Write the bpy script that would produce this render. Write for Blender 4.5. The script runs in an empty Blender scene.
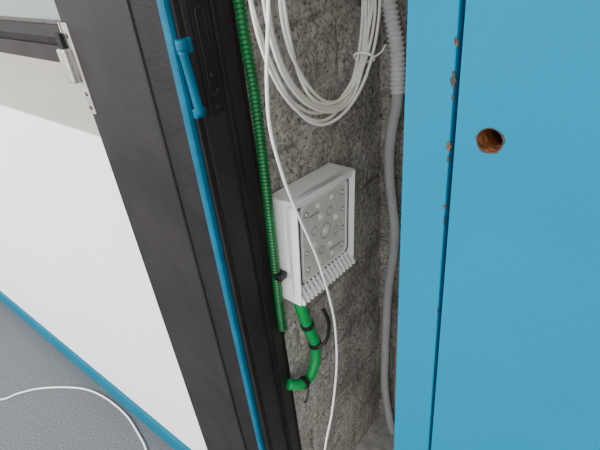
import bpy, bmesh, math, random
from mathutils import Vector, Matrix, noise
random.seed(4)
SC=bpy.context.scene
COL=bpy.context.collection

# ------------------------------------------------------------- materials
def mat(name,col,rough=.6,var=0.0,nscale=20,bump=0.0,bscale=80,metal=0.0,col2=None,spec=.5):
    m=bpy.data.materials.new(name); m.use_nodes=True
    nt=m.node_tree; b=nt.nodes['Principled BSDF']
    b.inputs['Roughness'].default_value=rough; b.inputs['Metallic'].default_value=metal
    b.inputs['Specular IOR Level'].default_value=spec
    tc=nt.nodes.new('ShaderNodeTexCoord')
    n=nt.nodes.new('ShaderNodeTexNoise'); n.inputs['Scale'].default_value=nscale; n.inputs['Detail'].default_value=6
    nt.links.new(tc.outputs['Object'],n.inputs['Vector'])
    r=nt.nodes.new('ShaderNodeValToRGB')
    c2=col2 or tuple(c*(1-var) for c in col)
    r.color_ramp.elements[0].position=.35; r.color_ramp.elements[0].color=(*c2,1)
    r.color_ramp.elements[1].position=.65; r.color_ramp.elements[1].color=(*col,1)
    nt.links.new(n.outputs['Fac'],r.inputs['Fac']); nt.links.new(r.outputs['Color'],b.inputs['Base Color'])
    if bump:
        n2=nt.nodes.new('ShaderNodeTexNoise'); n2.inputs['Scale'].default_value=bscale; n2.inputs['Detail'].default_value=4
        nt.links.new(tc.outputs['Object'],n2.inputs['Vector'])
        bp=nt.nodes.new('ShaderNodeBump'); bp.inputs['Strength'].default_value=bump; bp.inputs['Distance'].default_value=.004
        nt.links.new(n2.outputs['Fac'],bp.inputs['Height']); nt.links.new(bp.outputs['Normal'],b.inputs['Normal'])
    return m

def concrete(name):
    m=bpy.data.materials.new(name); m.use_nodes=True
    nt=m.node_tree; N=nt.nodes; Lk=nt.links; b=N['Principled BSDF']; b.inputs['Roughness'].default_value=.95
    b.inputs['Specular IOR Level'].default_value=.15
    tc=N.new('ShaderNodeTexCoord')
    def nz(s,d,r):
        t=N.new('ShaderNodeTexNoise'); t.inputs['Scale'].default_value=s; t.inputs['Detail'].default_value=d; t.inputs['Roughness'].default_value=r
        Lk.new(tc.outputs['Object'],t.inputs['Vector']); return t
    def ramp(src,p0,c0,p1,c1):
        r=N.new('ShaderNodeValToRGB'); r.color_ramp.elements[0].position=p0; r.color_ramp.elements[0].color=(*c0,1)
        r.color_ramp.elements[1].position=p1; r.color_ramp.elements[1].color=(*c1,1)
        Lk.new(src,r.inputs['Fac']); return r
    big=nz(6,7,.65); fine=nz(80,6,.72); pit=nz(150,3,.6)
    r1=ramp(big.outputs['Fac'],.34,(.31,.29,.255),.66,(.66,.63,.57))
    r2=ramp(fine.outputs['Fac'],.38,(.45,.44,.42),.58,(1,1,1))
    r3=ramp(pit.outputs['Fac'],.36,(.20,.19,.18),.43,(1,1,1))
    def mul(a,c,f):
        mx=N.new('ShaderNodeMixRGB'); mx.blend_type='MULTIPLY'; mx.inputs['Fac'].default_value=f
        Lk.new(a,mx.inputs['Color1']); Lk.new(c,mx.inputs['Color2']); return mx.outputs['Color']
    at=N.new('ShaderNodeAttribute'); at.attribute_name='joint'
    jr=ramp(at.outputs['Fac'],.3,(1,1,1),.95,(.55,.53,.50))
    c=mul(mul(r1.outputs['Color'],r2.outputs['Color'],.75),r3.outputs['Color'],.75)
    Lk.new(mul(c,jr.outputs['Color'],.85),b.inputs['Base Color'])
    ad=N.new('ShaderNodeMath'); ad.operation='MULTIPLY_ADD'; ad.inputs[1].default_value=.5
    Lk.new(r3.outputs['Color'],ad.inputs[0]); Lk.new(fine.outputs['Fac'],ad.inputs[2])
    bp=N.new('ShaderNodeBump'); bp.inputs['Strength'].default_value=.8; bp.inputs['Distance'].default_value=.005
    Lk.new(ad.outputs['Value'],bp.inputs['Height']); Lk.new(bp.outputs['Normal'],b.inputs['Normal'])
    return m

M_white=mat('plaster_white',(.92,.92,.91),.8,.02,3,.15,120)
M_sill=mat('sill_paint',(.50,.47,.42),.7,.08,8)
M_black=mat('black_paint',(.024,.020,.020),.45,.35,9,.10,150,spec=.3)
M_black2=mat('black_paint_dull',(.014,.012,.012),.6,.4,15,.2,150,spec=.25)
M_blue=mat('blue_paint',(.0,.190,.325),.55,.05,6,.12,140,spec=.03)
M_blue_d=mat('blue_paint_trim',(.0,.12,.21),.45,.25,25,.1,140,spec=.2)
M_skirt=mat('blue_skirting',(.0,.14,.23),.5,.1,10,spec=.15)
M_conc=concrete('concrete_block')
M_ledge=mat('concrete_screed',(.56,.54,.50),.9,.35,30,.6,90)
M_box=mat('white_plastic',(.88,.88,.86),.4,.03,12)
M_plate=mat('grey_white_plastic',(.64,.63,.60),.5,.12,30)
M_dark=mat('dark_gap',(.04,.035,.03),.7,.3)
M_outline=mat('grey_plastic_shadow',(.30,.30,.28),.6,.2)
M_green_d=mat('green_corrugated',(.0,.15,.03),.35,.3,30)
M_green=mat('green_conduit',(.0,.36,.08),.35,.12,30)
M_grey=mat('grey_conduit',(.58,.59,.59),.5,.12,20)
M_greyl=mat('light_grey_corrugated',(.86,.87,.87),.5,.08,20)
M_cable=mat('cream_cable',(.80,.78,.70),.45,.1,25)
M_cablew=mat('white_cable',(.86,.86,.83),.4,.04,25)
M_pink=mat('brown_cable',(.46,.33,.27),.5,.2,25)
M_tie=mat('black_nylon',(.012,.012,.012),.4,.2)
M_metal=mat('zinc_metal',(.62,.60,.56),.38,.25,40,metal=.7)
M_wood=mat('raw_wood',(.30,.10,.025),.85,.8,120,.8,200)
M_chip=mat('rusty_filler',(.14,.07,.04),.85,.7,200,.8,200)
M_screw=mat('screw_metal',(.16,.14,.13),.4,.3,60,metal=.6)
M_rim=mat('blackened_steel',(.05,.045,.045),.4,.3,60,metal=.5)
M_floor=mat('speckled_vinyl',(.185,.198,.208),.8,.0,240,col2=(.062,.069,.076),spec=.08)
M_glass=bpy.data.materials.new('window_glass'); M_glass.use_nodes=True
g=M_glass.node_tree.nodes['Principled BSDF']; g.inputs['Base Color'].default_value=(.26,.30,.29,1); g.inputs['Roughness'].default_value=.12

# ------------------------------------------------------------- mesh helpers
def empty(name,loc=(0,0,0),rot=(0,0,0)):
    e=bpy.data.objects.new(name,None); COL.objects.link(e); e.location=loc; e.rotation_euler=rot; return e
def finish(name,bm,m,parent=None,bevel=0,smooth=False,seg=2):
    me=bpy.data.meshes.new(name); bm.to_mesh(me); bm.free()
    o=bpy.data.objects.new(name,me); COL.objects.link(o); me.materials.append(m)
    if smooth:
        for p in me.polygons: p.use_smooth=True
    if bevel:
        b=o.modifiers.new('bevel','BEVEL'); b.width=bevel; b.segments=seg; b.limit_method='ANGLE'
    if parent: o.parent=parent
    return o
def box(name,x0,x1,y0,y1,z0,z1,m,parent=None,bevel=0):
    bm=bmesh.new(); bmesh.ops.create_cube(bm,size=1)
    for v in bm.verts:
        v.co=Vector((x0 if v.co.x<0 else x1, y0 if v.co.y<0 else y1, z0 if v.co.z<0 else z1))
    return finish(name,bm,m,parent,bevel)
def prism(name,prof,axis,a0,a1,m,parent=None,bevel=0):
    """extrude a closed 2D profile along an axis. axis 'x': prof=(y,z); 'y': (x,z); 'z': (x,y)"""
    bm=bmesh.new()
    def mk(p,a):
        return {'x':(a,p[0],p[1]),'y':(p[0],a,p[1]),'z':(p[0],p[1],a)}[axis]
    A=[bm.verts.new(mk(p,a0)) for p in prof]; B=[bm.verts.new(mk(p,a1)) for p in prof]
    n=len(prof)
    bm.faces.new(A); bm.faces.new(B[::-1])
    for i in range(n): bm.faces.new((A[i],B[i],B[(i+1)%n],A[(i+1)%n]))
    bmesh.ops.recalc_face_normals(bm,faces=bm.faces)
    return finish(name,bm,m,parent,bevel)
def spline(pts,step):
    P=[Vector(p) for p in pts]
    P=[P[0]*2-P[1]]+P+[P[-1]*2-P[-2]]
    dense=[]
    for i in range(1,len(P)-2):
        a,b,c,d=P[i-1:i+3]
        for k in range(24):
            t=k/24
            dense.append(.5*((2*b)+(c-a)*t+(2*a-5*b+4*c-d)*t*t+(3*b-a-3*c+d)*t**3))
    dense.append(P[-2])
    out=[dense[0]]; acc=0
    for i in range(1,len(dense)):
        seg=dense[i]-dense[i-1]; l=seg.length
        if l<1e-9: continue
        pos=0
        while acc+(l-pos)>=step:
            pos+=step-acc; acc=0
            out.append(dense[i-1]+seg*(pos/l))
        acc+=l-pos
    out.append(dense[-1])
    return out
def tube(name,pts,r,m,parent=None,corr=None,segs=12,step=.006,raw=False):
    if corr: step=corr[0]/4
    Q=[Vector(p) for p in pts] if raw else spline(pts,step)
    bm=bmesh.new(); prev=None; nrm=None
    for i,p in enumerate(Q):
        t=(Q[min(i+1,len(Q)-1)]-Q[max(i-1,0)])
        if t.length<1e-9: continue
        t.normalize()
        if nrm is None:
            nrm=t.orthogonal().normalized()
        nrm=(nrm-t*nrm.dot(t)).normalized(); bn=t.cross(nrm)
        rr=r
        if corr: rr=r-(corr[1] if (i%4) in (2,3) else 0)
        ring=[bm.verts.new(p+(nrm*math.cos(2*math.pi*k/segs)+bn*math.sin(2*math.pi*k/segs))*rr) for k in range(segs)]
        if prev:
            for k in range(segs): bm.faces.new((prev[k],prev[(k+1)%segs],ring[(k+1)%segs],ring[k]))
        else: bm.faces.new(ring[::-1])
        prev=ring
    bm.faces.new(prev)
    return finish(name,bm,m,parent,smooth=True)
def cyl(name,c,axis,r,l,m,parent=None,bevel=0,segs=24):
    a=Vector(axis).normalized(); c=Vector(c)
    bm=bmesh.new(); bmesh.ops.create_cone(bm,cap_ends=True,segments=segs,radius1=r,radius2=r,depth=l)
    q=Vector((0,0,1)).rotation_difference(a).to_matrix().to_4x4()
    bmesh.ops.transform(bm,matrix=Matrix.Translation(c)@q,verts=bm.verts)
    return finish(name,bm,m,parent,bevel)
def ring(name,c,axis,R,r,m,parent=None):
    a=Vector(axis).normalized(); u=a.orthogonal().normalized(); v=a.cross(u); c=Vector(c)
    n=28; bm=bmesh.new(); rows=[]
    for i in range(n):
        th=2*math.pi*i/n; d=u*math.cos(th)+v*math.sin(th); row=[]
        for k in range(8):
            ph=2*math.pi*k/8; row.append(bm.verts.new(c+d*(R+r*math.cos(ph))+a*r*math.sin(ph)))
        rows.append(row)
    for i in range(n):
        for k in range(8):
            bm.faces.new((rows[i][k],rows[(i+1)%n][k],rows[(i+1)%n][(k+1)%8],rows[i][(k+1)%8]))
    return finish(name,bm,m,parent,smooth=True)

# ------------------------------------------------------------- room shell
WY=.40      # wall plane
box('floor',-4.5,2.2,-2.2,WY+.02,-.05,0,M_floor)
wl=empty('wall_left')
box('wall_panel_low',-4.5,-.78,WY,WY+.20,0,1.15,M_white,wl)
prism('wall_panel_top',[(WY,1.15),(WY+.20,1.15),(WY+.20,1.20),(WY,1.192)],'x',-4.5,-.78,M_white,wl)
box('wall_header',-4.5,-.78,WY,WY+.20,2.15,2.45,M_white,wl)
box('wall_end',-4.5,-3.6,WY,WY+.20,1.15,2.15,M_white,wl)
prism('window_sill',[(WY+.0015,1.188),(WY+.19,1.188),(WY+.19,1.275),(WY+.15,1.262),(WY+.0015,1.194)],'x',-3.6,-.79,M_sill,wl)
bb=box('baseboard_left',-4.5,-.80,WY-.012,WY+.001,0,.085,M_skirt,bevel=.003)
w=empty('window_1')
wy=WY+.15
box('frame_bottom',-3.6,-.80,wy-.005,wy+.05,1.255,1.30,M_black,w,.003)
box('frame_bead',-3.6,-.80,wy+.004,wy+.05,1.298,1.318,M_black2,w,.002)
box('sash_rail',-3.6,-.80,wy-.002,wy+.05,1.316,1.345,M_black,w,.003)
box('gasket',-3.6,-.80,wy+.008,wy+.03,1.344,1.352,M_screw,w)
box('frame_top',-3.6,-.80,wy-.005,wy+.05,2.09,2.15,M_black,w,.003)
box('frame_side_left',-3.6,-3.54,wy-.004,wy+.05,1.26,2.15,M_black,w,.003)
box('frame_side_right',-.86,-.80,wy-.004,wy+.05,1.345,2.15,M_black,w,.003)
box('mullion',-2.2,-2.14,wy-.004,wy+.05,1.345,2.10,M_black,w,.003)
box('glass_pane',-3.56,-.84,wy+.018,wy+.024,1.34,2.11,M_glass,w)
def wavy(name,orig,u,v,nu,nv,thick,m,amp=.0035):
    """thick slab with an uneven, block-jointed front"""
    orig,u,v=Vector(orig),Vector(u),Vector(v); n=u.normalized().cross(v.normalized())
    bm=bmesh.new(); F=[]; J=[]
    ul,vl=u.length,v.length
    for j in range(nv+1):
        row=[]
        for i in range(nu+1):
            a=ul*i/nu; b=vl*j/nv
            h=noise.fractal(Vector((a*12,b*12,3)),1,2,3)*amp+noise.noise(Vector((a*70,b*70,9)))*amp*.6
            bz=(b+.045)%.2; db=min(bz,.2-bz)+noise.noise(Vector((a*30,b*6,1)))*.004
            g1=math.exp(-(db/.0065)**2)
            row_i=int((b+.045)//.2); av=(a+.2*(row_i%2)+.12)%.4; da=min(av,.4-av)+noise.noise(Vector((a*6,b*30,5)))*.004
            g2=math.exp(-(da/.0065)**2)*.7
            gg=max(g1,g2)*max(.15,min(1,.7+noise.noise(Vector((a*8,b*8,7)))*1.5))
            h-=.007*gg; J.append(gg)
            row.append(bm.verts.new(orig+u*(i/nu)+v*(j/nv)+n*h))
        F.append(row)
    for j in range(nv):
        for i in range(nu):
            bm.faces.new((F[j][i],F[j][i+1],F[j+1][i+1],F[j+1][i]))
    B=[bm.verts.new(p-n*thick) for p in (orig,orig+u,orig+u+v,orig+v)]
    bm.faces.new(B[::-1])
    o=finish(name,bm,m,smooth=True)
    at=o.data.attributes.new('joint','FLOAT','POINT')
    at.data.foreach_set('value',J+[0.0]*4)
    return o
wavy('wall_side',(-.526,.475,0),(0,.455,0),(0,0,2.3),100,500,.18,M_conc)
wavy('wall_back',(-.56,.910,0),(1.1,0,0),(0,0,2.3),220,460,.12,M_conc,.003)
box('wall_cupboard_right',.50,.60,WY+.06,.93,0,2.3,M_conc)
box('cupboard_floor',-.60,.55,WY+.02,.93,-.05,.004,M_ledge)
box('ceiling',-.70,.60,WY+.03,1.0,2.3,2.36,M_ledge)
box('wall_right',.80,2.2,WY,WY+.2,0,2.45,M_white)
box('wall_top',-.78,.80,WY,WY+.2,2.20,2.45,M_white)

# ------------------------------------------------------------- black door frame on the left
fr=empty('door_frame')
py=.392
box('post_face',-.812,-.612,py,WY+.10,0,2.2,M_black,fr,.004)
box('post_rebate',-.613,-.521,py+.004,WY+.10,0,2.2,M_black2,fr,.002)
box('jamb_inner',-.60,-.520,WY+.006,.455,0,2.2,M_black,fr,.003)
box('jamb_ridge',-.60,-.514,.452,.462,0,2.2,M_black2,fr,.002)
box('jamb_back',-.60,-.516,.461,.486,0,2.2,M_black,fr,.002)
box('head_rail',-.80,.78,py,WY+.08,2.12,2.2,M_black,fr,.003)
def ln(z): return -(1.43-z)*.010
prism('blue_edge_strip',[(-.543+ln(0),0),(-.526+ln(0),0),(-.526+ln(2.15),2.15),(-.543+ln(2.15),2.15)],'y',py-.005,WY+.012,M_blue_d,fr,.005)
tube('hinge_rod',[(-.517,.400,1.283),(-.516,.397,1.31),(-.516,.395,1.34),(-.517,.393,1.372)],.0062,M_blue_d,fr)
cyl('hinge_rod_cap',(-.517,.393,1.378),(0,0,1),.0078,.014,M_blue_d,fr,.003)
box('hinge_leaf',-.535,-.518,.391,.412,1.365,1.385,M_blue_d,fr,.002)
box('hinge_leaf_low',-.535,-.518,.394,.412,1.278,1.292,M_blue_d,fr,.002)
box('keep_plate',-.521,-.5165,.418,.444,1.275,1.46,M_black2,fr,.0015)
tube('keep_slot_rim',[(-.5160,.431+.007*math.cos(t),1.36+(.05 if math.sin(t)>0 else -.05)+.007*math.sin(t)) for t in [2*math.pi*k/24 for k in range(25)]],.0008,M_rim,fr,raw=True,segs=6)
for i,z in enumerate((1.285,1.33,1.45)):
    cyl('keep_screw_%d'%i,(-.516,.431,z),(1,0,0),.003,.002,M_rim,fr)

lt=empty('door_latch')
box('latch_plate',-.810,-.792,py-.0025,py+.001,1.245,1.395,M_metal,lt,.001)
box('latch_side_leaf',-.8145,-.812,py-.004,py+.03,1.33,1.395,M_metal,lt,.001)
box('latch_keep',-.828,-.802,py-.016,py-.002,1.300,1.356,M_metal,lt,.003)
box('latch_tongue',-.824,-.808,py-.012,py-.004,1.353,1.380,M_black2,lt,.002)
for i,z in enumerate((1.256,1.28,1.375)):
    cyl('latch_screw_%d'%i,(-.801,py-.003,z),(0,1,0),.0038,.002,M_screw,lt)

# ------------------------------------------------------------- blue fixed strip and door on the right
fs=empty('door_trim_panel')
def xs(z,at,ab):
    return at+(1.434-z)/(1.434-.821)*(ab-at)
prism('trim_strip',[(-.206,0),(xs(0,-.160,-.149),0),(xs(2.2,-.160,-.149),2.2),(-.206,2.2)],'y',WY,WY+.028,M_blue,fs,.0012)
box('dark_gap_backing',-.20,.0,WY+.03,WY+.05,0,2.2,M_tie,fs)  # black backing added so the gap beside the door reads as shade
chips=[(1.402,.007,.0018,1),(1.370,.012,.0028,0),(1.355,.005,.0014,0),(1.308,.010,.0024,1),(1.295,.005,.0015,0),(1.242,.006,.0022,1),(1.225,.010,.0008,0),(1.10,.006,.0009,0)]
for i,(z,h,wd_,mm) in enumerate(chips):
    bm=bmesh.new(); c=Vector((xs(z,-.160,-.149)-wd_*.35,WY-.0003,z)); vs=[]
    for k in range(18):
        t=2*math.pi*k/18; j=random.uniform(.55,1.25)
        vs.append(bm.verts.new(c+Vector((math.cos(t)*wd_*j,0,math.sin(t)*h*.6*j))))
    f=bm.faces.new(vs); r=bmesh.ops.extrude_face_region(bm,geom=[f])
    for v in r['geom']:
        if isinstance(v,bmesh.types.BMVert): v.co.y+=.002
    finish('paint_chip_%d'%i,bm,M_chip if mm else M_dark,fs)

dr=empty('door_1')
leaf=prism('door_leaf',[(xs(0,-.1545,-.1445),.01),(.79,.01),(.79,2.18),(xs(2.18,-.1545,-.1445),2.18)],'y',WY-.003,WY+.034,M_blue,dr,.0015)
leaf.data.materials.append(M_wood)
cut=cyl('lock_bore_cutter',(-.121,WY+.01,1.322),(0,1,0),.0112,.12,M_wood,None,segs=40)
bmod=leaf.modifiers.new('bore','BOOLEAN'); bmod.operation='DIFFERENCE'; bmod.object=cut; bmod.solver='EXACT'
try: bmod.material_mode='TRANSFER'
except Exception: pass
dg=bpy.context.evaluated_depsgraph_get(); me=bpy.data.meshes.new_from_object(leaf.evaluated_get(dg))
leaf.modifiers.clear(); leaf.data=me
bpy.data.objects.remove(cut)
box('bore_dark_backing',-.135,-.107,WY+.0335,WY+.036,1.305,1.339,M_dark,dr)  # dark sheet closing the bore, stands in for shade inside the hole
bm=bmesh.new(); c=Vector((-.121,WY-.0032,1.322)); vs=[];vi=[]
for k in range(40):
    t=2*math.pi*k/40; j=max(0,noise.noise(Vector((math.cos(t)*2,math.sin(t)*2,.5))))*.002
    vs.append(bm.verts.new(c+Vector((math.cos(t),0,math.sin(t)))*(.0120+j)))
    vi.append(bm.verts.new(c+Vector((math.cos(t),0,math.sin(t)))*.0110))
for k in range(40): bm.faces.new((vs[k],vs[(k+1)%40],vi[(k+1)%40],vi[k]))
finish('bore_torn_rim',bm,mat('torn_paint',(.06,.04,.03),.8,.4,150),dr)

# ------------------------------------------------------------- junction box (local: x out of wall, y along wall, z up)
jb=empty('junction_box',(-.518,.595,.980),(math.radians(-4.5),0,0))
W,H,Dp=.092,.110,.060
t=.0035
box('housing_back',-.002,.004,-W,W,-H,H,M_box,jb)
box('housing_left',0,Dp,-W,-W+t,-H,H,M_box,jb,.0012)
box('housing_right',0,Dp,W-t,W,-H,H,M_box,jb,.0012)
box('housing_top',0,Dp,-W,W,H-t,H,M_box,jb,.0012)
box('housing_bottom',0,Dp,-W,W,-H,-H+t,M_box,jb,.0012)
box('rim_top',Dp-.020,Dp-.004,-W,W,H-.014,H,M_box,jb,.001)
box('rim_left',Dp-.026,Dp-.014,-W,-W+.020,-H,H,M_box,jb,.001)
px=Dp-.014
def rrect(y0,y1,z0,z1,r,n=6):
    P=[]
    for cy,cz,a0 in ((y1-r,z1-r,0),(y0+r,z1-r,90),(y0+r,z0+r,180),(y1-r,z0+r,270)):
        for k in range(n+1):
            a=math.radians(a0+90*k/n); P.append((cy+r*math.cos(a),cz+r*math.sin(a)))
    return P
py0,py1,pz0,pz1=-W+.022,W-.005,-H+.030,H-.017
prism('cover_plate',rrect(py0,py1,pz0,pz1,.014),'x',px-.008,px,M_plate,jb,.001)
o=rrect(py0-.001,py1+.001,pz0-.001,pz1+.001,.015); o.append(o[0])
tube('cover_plate_shadow_line',[(px,a,b) for a,b in o],.0014,M_dark,jb,raw=True,segs=6)  # dark tube painting the shadow between plate and rim
o=rrect(py0+.007,py1-.007,pz0+.007,pz1-.007,.012); o.append(o[0])
tube('cover_plate_inner_ridge',[(px,a,b) for a,b in o],.0012,M_box,jb,raw=True,segs=6)
cy=(py0+py1)/2; cz=(pz0+pz1)/2
k=0
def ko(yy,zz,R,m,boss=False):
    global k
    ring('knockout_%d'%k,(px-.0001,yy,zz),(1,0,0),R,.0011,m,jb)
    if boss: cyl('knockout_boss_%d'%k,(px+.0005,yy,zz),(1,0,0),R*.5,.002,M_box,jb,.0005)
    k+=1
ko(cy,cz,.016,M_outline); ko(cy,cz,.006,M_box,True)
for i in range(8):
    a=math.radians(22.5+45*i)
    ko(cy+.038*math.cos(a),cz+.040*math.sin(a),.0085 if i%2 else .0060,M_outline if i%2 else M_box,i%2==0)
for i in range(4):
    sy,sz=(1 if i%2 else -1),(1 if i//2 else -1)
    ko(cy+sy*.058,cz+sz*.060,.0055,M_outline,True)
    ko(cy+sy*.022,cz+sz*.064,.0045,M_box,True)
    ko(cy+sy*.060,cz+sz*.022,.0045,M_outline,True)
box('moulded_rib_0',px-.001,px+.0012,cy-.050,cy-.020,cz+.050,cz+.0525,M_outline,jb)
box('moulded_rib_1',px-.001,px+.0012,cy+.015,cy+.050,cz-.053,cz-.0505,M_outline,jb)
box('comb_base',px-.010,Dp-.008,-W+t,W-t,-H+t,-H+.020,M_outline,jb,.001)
nf=15
for i in range(nf):
    yy=-W+.006+(2*W-.012)*i/(nf-1)
    prism('comb_fin_%d'%i,[(px-.006,-H+.002),(Dp+.006,-H+.002),(Dp+.006,-H+.010),(px+.002,-H+.032),(px-.006,-H+.032)],'y',yy-.0026,yy+.0026,M_box,jb,.0006)

# ------------------------------------------------------------- conduits
gc=empty('green_corrugated_conduit')
tube('corrugated_tube',[(-.500,.488,2.28),(-.500,.488,1.8),(-.500,.489,1.415),(-.500,.490,1.35),(-.500,.493,1.276),(-.501,.490,1.139),(-.504,.485,.951),(-.506,.483,.86),(-.508,.484,.80)],.0088,M_green_d,gc,corr=(.0066,.0026))
box('conduit_clip',-.52,-.486,.477,.498,.936,.950,M_tie,gc,.003)
g2=empty('green_bend_conduit')
tube('bend_tube',[(-.490,.524,.862),(-.490,.530,.82),(-.490,.546,.75),(-.490,.559,.70),(-.490,.554,.650),(-.490,.530,.618),(-.492,.499,.622),(-.505,.474,.638)],.0125,M_green,g2,corr=(.005,.0008),segs=18)
def clip(name,c,axis,R,parent):
    cyl(name,c,axis,R,.014,M_tie,parent,.002)
clip('clip_a',(-.490,.540,.775),(0,.25,-1),.0147,g2)
clip('clip_b',(-.490,.559,.70),(0,0,-1),.0147,g2)
clip('clip_c',(-.491,.508,.619),(0,-1,.1),.0147,g2)
tube('tie_tail',[(-.478,.552,.70),(-.465,.570,.715),(-.462,.580,.76),(-.470,.576,.80)],.0042,M_tie,g2,segs=6)
tube('tie_tail_short',[(-.478,.508,.619),(-.47,.49,.595),(-.475,.485,.585)],.0028,M_tie,g2,segs=6)

gr=empty('grey_conduit')
tube('conduit_smooth',[(-.463,.870,1.20),(-.466,.870,1.15),(-.474,.870,1.11),(-.481,.870,1.04),(-.479,.870,.97),(-.470,.870,.90),(-.463,.870,.836),(-.466,.870,.76),(-.478,.870,.64),(-.483,.870,.50),(-.486,.870,.256),(-.472,.870,.11),(-.455,.870,.01)],.0120,M_grey,gr)
tube('conduit_corrugated',[(-.505,.86,2.28),(-.500,.866,1.75),(-.498,.870,1.42),(-.482,.870,1.33),(-.468,.870,1.264),(-.463,.870,1.18)],.0165,M_greyl,gr,corr=(.0095,.0035),segs=16)
c3=empty('riser_cable')
tube('cable_run',[(-.44,.890,2.28),(-.44,.890,1.6),(-.446,.890,1.25),(-.448,.890,1.09),(-.444,.890,.9),(-.447,.890,.75),(-.454,.890,.55),(-.460,.890,.35),(-.457,.890,.15),(-.44,.890,.01)],.0045,M_pink,c3)
tube('cable_run_white',[(-.43,.884,2.28),(-.435,.884,1.5),(-.439,.884,1.1),(-.436,.884,.8),(-.446,.884,.5),(-.435,.884,.01)],.0035,M_cablew,c3)

# ------------------------------------------------------------- coil of cable
co=empty('coiled_cable')
tie=Vector((0,.700,1.285))
for i,s in enumerate((1.03,1.0,.97,.92,.875,.84,.78,.72)):
    a,b=.142,.20
    C=Vector((0,.588,1.427)); P=[]
    ph=random.uniform(0,6)
    xoff=-.430-.006*(i%3)-.004*(i//3)
    for kk in range(40):
        th=2*math.pi*kk/40
        q=C+Vector((0,a*math.cos(th)-.012*math.sin(th),b*math.sin(th)))
        q=tie+(q-tie)*s
        far=min(1,(q-tie).length/.15)
        q.x=xoff+.006*math.sin(2*th+ph); q.y+=far*.007*math.sin(3*th+ph); q.z+=far*.007*math.cos(2*th+ph*2)
        P.append(q)
    P.append(P[0].copy())
    tube('loop_%d'%i,P,.0027,M_cable,co,segs=8,step=.008)
tube('coil_tie',[(-.418,.694,1.300),(-.422,.706,1.290),(-.440,.714,1.283),(-.455,.705,1.288),(-.450,.690,1.300),(-.428,.686,1.306),(-.418,.694,1.300)],.0025,M_cablew,co,segs=8)
tube('coil_tie_tail',[(-.420,.700,1.295),(-.414,.715,1.30),(-.412,.728,1.310)],.0018,M_cablew,co,segs=6)
cyl('coil_hook',(-.46,.60,1.632),(1,0,0),.004,.09,M_metal,co)

ec=empty('electrical_cable')
tube('cable_run',[(-.41,.50,1.72),(-.405,.465,1.55),(-.408,.446,1.42),(-.412,.438,1.367),(-.416,.434,1.325),(-.420,.434,1.266),(-.420,.447,1.192),(-.420,.467,1.123),(-.420,.510,.996),(-.420,.541,.855),(-.420,.547,.76),(-.420,.540,.672),(-.420,.513,.56),(-.420,.476,.463),(-.42,.45,.30),(-.43,.50,.008)],.0025,M_cablew,ec)
fc=empty('floor_cable')
tube('cable_run',[(-2.2,-.15,.004),(-1.95,.03,.004),(-1.793,.112,.004),(-1.757,.170,.004),(-1.71,.230,.004),(-1.626,.296,.004),(-1.535,.345,.004),(-1.43,.368,.004),(-1.30,.37,.004),(-1.19,.35,.004),(-1.106,.325,.004),(-.95,.25,.004),(-.7,.1,.004)],.0036,M_cablew,fc)

# ------------------------------------------------------------- light
wd=bpy.data.worlds.new('World'); SC.world=wd; wd.use_nodes=True
bg=wd.node_tree.nodes['Background']; bg.inputs['Color'].default_value=(.97,.98,1,1); bg.inputs['Strength'].default_value=1.05
def area(name,loc,target,size,power,col=(1,1,1)):
    l=bpy.data.lights.new(name,'AREA'); l.energy=power; l.size=size; l.color=col
    o=bpy.data.objects.new(name,l); COL.objects.link(o); o.location=loc
    o.rotation_euler=(Vector(target)-Vector(loc)).to_track_quat('-Z','Y').to_euler(); return o
area('daylight_area',(-2.4,-2.6,2.2),(-2.2,.4,.6),2.2,260,(1,.99,.98))
area('cavity_fill_light',(1.6,-2.2,2.5),(-.5,.7,1.1),1.6,62,(1,.99,.98))  # added fill lamp, aimed into the cupboard to brighten its interior

# ------------------------------------------------------------- camera
cam=bpy.data.cameras.new('camera'); cam.lens=28.32; cam.sensor_width=36; cam.clip_start=.01
c=bpy.data.objects.new('camera',cam); COL.objects.link(c)
r=Vector((.7821,.6167,-.0898)); u=Vector((-.2787,.4750,.8347)); b=Vector((.5574,-.6277,.5434))
m=Matrix((r,u,b)).transposed().to_4x4(); m.translation=(0,0,1.5)
c.matrix_world=m
SC.camera=c
